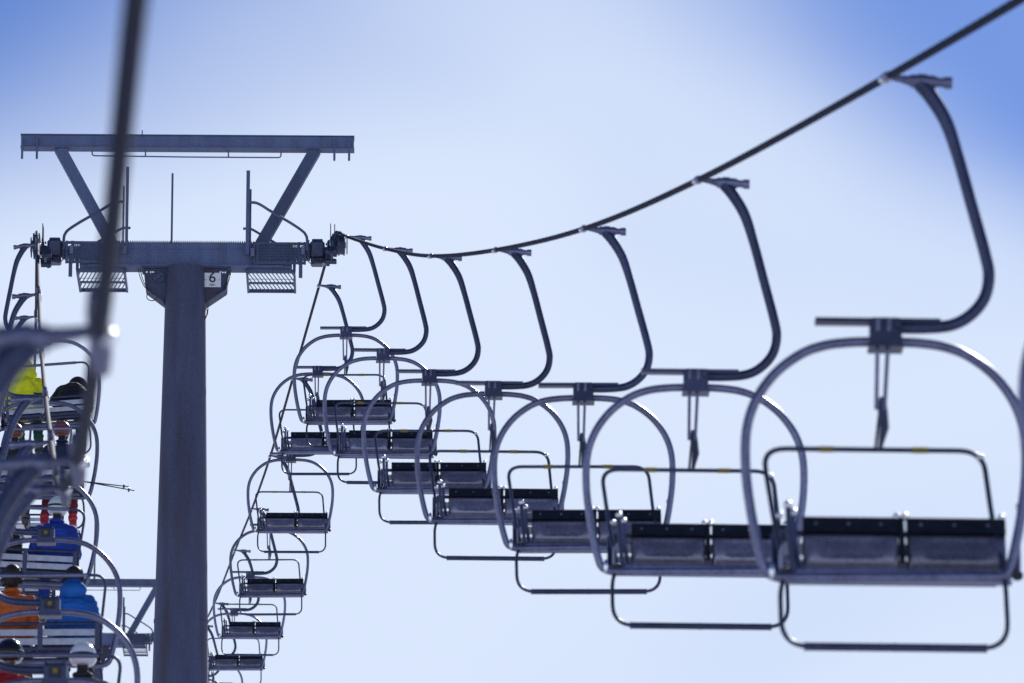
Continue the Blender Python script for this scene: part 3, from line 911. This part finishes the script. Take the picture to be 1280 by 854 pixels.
    for px in (180, 284): rl.tube([T(px, 186), T(px, 195)], .010, 8)
    rl.tube([T(175.5, 171), T(175.5, 162)], .009, 6)
    rl.build('hanging_rail', M['tower'], gb)
    for sx in (-1, 1):
        s_ = MB(); a = T(393, 186, .1); b_ = T(325.5, 306, .1); a.x *= sx; b_.x *= sx
        s_.bar(a, b_, .16, .15, up=(0, 1, 0)); s_.build('strut', M['tower'], root)
    # gear housings, sheave trains
    rot = Matrix.Rotation(TYAW, 3, 'Z'); rinv = rot.transposed()
    for sx, rp in ((1, ropeR_pts), (-1, ropeL_pts)):
        mb = MB(); X = lambda px: sx * (px - 232.5) / KT
        zc = T(0, 311).z
        mb.box(((X(387) + X(406)) / 2, .05, zc), (.205, .26, .22), None, .03)
        mb.box(((X(387) + X(406)) / 2, .05, zc + .125), (.15, .20, .03), None, .01)
        mb.cyl((X(381), .05, zc), (X(388), .05, zc), .10, 16); mb.cyl((X(384), .05, zc), (X(386.5), .05, zc), .145, 16)
        hs = mb.build('gear_housing', M['mech2'], root)
        mb = MB(); mb.box(((X(387) + X(406)) / 2, .06, zc - .165), (.18, .22, .09), None, .02); mb.cyl((X(404), .05, zc), (X(413), .05, zc - .03), .045, 12)
        for k in range(4): mb.cyl((X(407), .05 + .09 * math.cos(k * 1.57 + .6), zc + .09 * math.sin(k * 1.57 + .6)), (X(409), .05 + .09 * math.cos(k * 1.57 + .6), zc + .09 * math.sin(k * 1.57 + .6)), .018, 8)
        mb.build('gear_sump', M['mech'], hs)
        yield_w.clear()
        asm, cs = wheel_train(root, rp, sx, Vector(origin), rinv)
        sa = asm.build('sheave_beam', M['mech'], root)
        for w in yield_w: w.build('sheave_wheel', M['mech'], sa)
        cb = MB()
        q = [(X(383), -.1, T(0, 322).z), (X(385), -.15, T(0, 329).z), (X(390), -.16, T(0, 333).z), (X(397), -.15, T(0, 330).z), (X(400), -.1, T(0, 321).z)]
        cb.tube(spline(q, .02), .006, 6)
        q = [(X(393), -.1, T(0, 323).z), (X(396), -.15, T(0, 328).z), (X(402), -.16, T(0, 331).z), (X(408), -.15, T(0, 325).z)]
        cb.tube(spline(q, .02), .006, 6)
        cb.build('cable_loop', M['cable'], hs)
    # cables at the head
    cb = MB()
    for q in ([(176, 336), (178, 346), (183, 358), (190, 366), (194, 369)], [(173, 336), (176, 347), (181, 358), (187, 364)],
              [(289, 338), (287, 349), (284, 357), (280, 362), (270, 367)], [(286.5, 338), (284, 352), (280, 360)],
              [(205, 374), (206, 379), (209, 383)], [(261, 377), (261, 388), (260, 394), (257, 397), (257, 401)], [(257, 384), (260, 388), (259, 396), (257, 400)]):
        cb.tube(spline([T(a, b, -.08) for a, b in q], .02), .0065, 6)
    c = T(191, 371, -.08)
    cb.tube([c + Vector((.072 * math.cos(a), 0, .062 * math.sin(a))) for a in [math.pi * (.75 + 1.3 * k / 20) for k in range(21)]], .0065, 6)
    cb.build('signal_cable', M['cable'], root)
    if sign:
        sg = MB(); c = T(266, 350, -.075); sg.box(c, (21.5 / KT, .008, .205), None, .003); so = sg.build('number_sign', M['white'], root)
        so['label'] = 'white sign reading 6'
        cu = bpy.data.curves.new('digit', 'FONT'); cu.body = '6'; cu.size = .205; cu.align_x = 'CENTER'; cu.align_y = 'CENTER'; cu.offset = .0015; cu.extrude = .001; cu.resolution_u = 8
        to = bpy.data.objects.new('digit', cu); COL.objects.link(to)
        dg = bpy.context.evaluated_depsgraph_get(); dg.update()
        me = bpy.data.meshes.new_from_object(to.evaluated_get(dg)); bpy.data.objects.remove(to)
        d = bpy.data.objects.new('numeral', me); COL.objects.link(d); me.materials.clear(); me.materials.append(M['ink'])
        d.parent = so; d.location = c + Vector((0, -.0055, .028)); d.rotation_euler = (math.pi / 2, 0, 0)
        em = MB(); c2 = c + Vector((0, -.006, -.072))
        em.tube([c2 + Vector((.014 * math.cos(a), 0, .012 * math.sin(a))) for a in [2 * math.pi * k / 16 for k in range(16)]], .0032, 6, closed=True)
        for sx in (-1, 1):
            em.box(c2 + Vector((sx * .033, 0, 0)), (.024, .003, .006)); em.box(c2 + Vector((sx * .020, 0, 0)), (.006, .003, .012))
        em.build('emblem', M['ink'], so)
        sc_ = MB()
        for sx in (-1, 1): sc_.cyl(c + Vector((sx * .095, -.003, .0)), c + Vector((sx * .095, -.010, .0)), .006, 8)
        sc_.build('screw', M['bar'], so)
    if mast:
        ms = MB(); A = T(234, 178, -.05); ms.tube([A, A + Vector((0, 0, 2.15))], [.028, .022], 10); ms.build('mast', M['tower'], root)
    root.rotation_euler = (0, 0, TYAW)
    return root

z1w = TC.z - ground_z(TC.y)
make_tower(TC, 'large grey steel lift tower numbered 6, with pole, crossarm and overhead gantry', ropeR, ropeL, True, False, z1w + .3)
T2 = cw(116, 799, 19.9)
make_tower(T2, 'small distant lift tower low behind the pole, only its right arm showing', ropeR, ropeL, False, True, T2.z - ground_z(T2.y) + .3)

# ------------------------------------------------------------------ snow slope
mb = MB(); vs = []; fs = []
ysn = [-400, -200, -100, -60] + list(range(-40, 240, 8)) + [260, 300, 360, 420, 600, 1000, 2000, 3000]
xsn = [-1500, -600, -250, -120] + list(range(-80, 81, 8)) + [120, 250, 600, 1500]
for y in ysn:
    for x in xsn:
        n_ = .25 * math.sin(x * .11 + y * .05) + .2 * math.sin(x * .031 - y * .083)
        vs.append((x, y, ground_z(y) + n_ - 0.35 - max(0, abs(x) - 60) * .02))
nx = len(xsn)
for j in range(len(ysn) - 1):
    for i in range(nx - 1):
        fs.append((j * nx + i, j * nx + i + 1, (j + 1) * nx + i + 1, (j + 1) * nx + i))
mb.add(vs, fs, True)
snow = mat('packed_snow', (.62, .64, .68), .7, 0, .1, .12, .5, col2=(.80, .82, .86), bscale=3)
g = mb.build('ground', snow); tag(g, kind='structure')

# ------------------------------------------------------------------ light and sky
SUN_EL, SUN_AZ = R(31), R(16)     # azimuth clockwise from +Y
SKY_TINT = (.31, .455, .80)
FALLOFF_HAZE_SCALE = 6.0; FALLOFF_HAZE_W = 43.84; FALLOFF_HAZE_EL = 3.2; FALLOFF_HAZE_R = (-.50, -.20); FALLOFF_HAZE_COL = (.70, .80, .99)
w = bpy.data.worlds.new('World'); SC.world = w; w.use_nodes = True
nt = w.node_tree; bg = nt.nodes['Background']
sky = nt.nodes.new('ShaderNodeTexSky'); sky.sky_type = 'NISHITA'; sky.sun_disc = False
sky.sun_elevation = SUN_EL; sky.sun_rotation = SUN_AZ; sky.altitude = 1500; sky.air_density = 1.0; sky.dust_density = 1.5; sky.ozone_density = 3.0
# clear sky, slightly lavender, under an added pale haze standing in for lens falloff
def N(t, **k):
    n = nt.nodes.new(t)
    for a, b in k.items(): setattr(n, a, b)
    return n
tint = N('ShaderNodeMixRGB', blend_type='MULTIPLY'); tint.inputs[0].default_value = 1; tint.inputs[2].default_value = (*SKY_TINT, 1)
nt.links.new(sky.outputs['Color'], tint.inputs[1])
tc = N('ShaderNodeTexCoord')
# made-up haze banks, seeded for darker view corners, thick towards the horizon and thinning out overhead
nz = N('ShaderNodeTexNoise', noise_dimensions='4D'); nz.inputs['Scale'].default_value = FALLOFF_HAZE_SCALE; nz.inputs['Detail'].default_value = 2.5; nz.inputs['Roughness'].default_value = .35
nz.inputs['W'].default_value = FALLOFF_HAZE_W; nz.inputs['Distortion'].default_value = .3
mp = N('ShaderNodeMapping'); mp.inputs['Scale'].default_value = (1, 1, 1.5); nt.links.new(tc.outputs['Generated'], mp.inputs['Vector']); nt.links.new(mp.outputs[0], nz.inputs['Vector'])
sx_ = N('ShaderNodeSeparateXYZ'); nt.links.new(tc.outputs['Generated'], sx_.inputs[0])
el = N('ShaderNodeMath', operation='MULTIPLY_ADD'); nt.links.new(sx_.outputs['Z'], el.inputs[0]); el.inputs[1].default_value = -FALLOFF_HAZE_EL; nt.links.new(nz.outputs['Fac'], el.inputs[2])
mx = N('ShaderNodeMapRange', interpolation_type='SMOOTHSTEP'); nt.links.new(el.outputs[0], mx.inputs['Value'])
mx.inputs['From Min'].default_value = FALLOFF_HAZE_R[0]; mx.inputs['From Max'].default_value = FALLOFF_HAZE_R[1]; mx.inputs['To Min'].default_value = 0; mx.inputs['To Max'].default_value = 1
cl = N('ShaderNodeMixRGB'); nt.links.new(mx.outputs[0], cl.inputs[0]); nt.links.new(tint.outputs[0], cl.inputs[1]); cl.inputs[2].default_value = (*[c * 10 for c in FALLOFF_HAZE_COL], 1)
nt.links.new(cl.outputs[0], bg.inputs['Color'])
bg.inputs['Strength'].default_value = .1
sd = bpy.data.lights.new('sun', 'SUN'); sd.energy = 4.6; sd.angle = R(.5); sd.color = (1, .975, .95)
so = bpy.data.objects.new('sun', sd); COL.objects.link(so)
dvec = Vector((math.sin(SUN_AZ) * math.cos(SUN_EL), math.cos(SUN_AZ) * math.cos(SUN_EL), math.sin(SUN_EL)))
so.rotation_euler = dvec.to_track_quat('Z', 'Y').to_euler(); so.location = (20, 60, 60)

cam = bpy.data.cameras.new('camera'); co = bpy.data.objects.new('camera', cam); COL.objects.link(co)
co.location = (0, 0, CAMZ); co.rotation_euler = (math.pi / 2 + PITCH, 0, 0)
cam.sensor_width = 36; cam.lens = FPX * 36 / 1280; cam.clip_start = .1; cam.clip_end = 8000
cam.dof.use_dof = True; cam.dof.focus_distance = 92; cam.dof.aperture_fstop = 6.4; cam.dof.aperture_blades = 0
SC.camera = co
vs_ = SC.view_settings; vs_.view_transform = 'Standard'; vs_.look = 'None'; vs_.exposure = 0; vs_.gamma = 1
SC.cycles.use_denoising = True
SC.cycles.max_bounces = 6
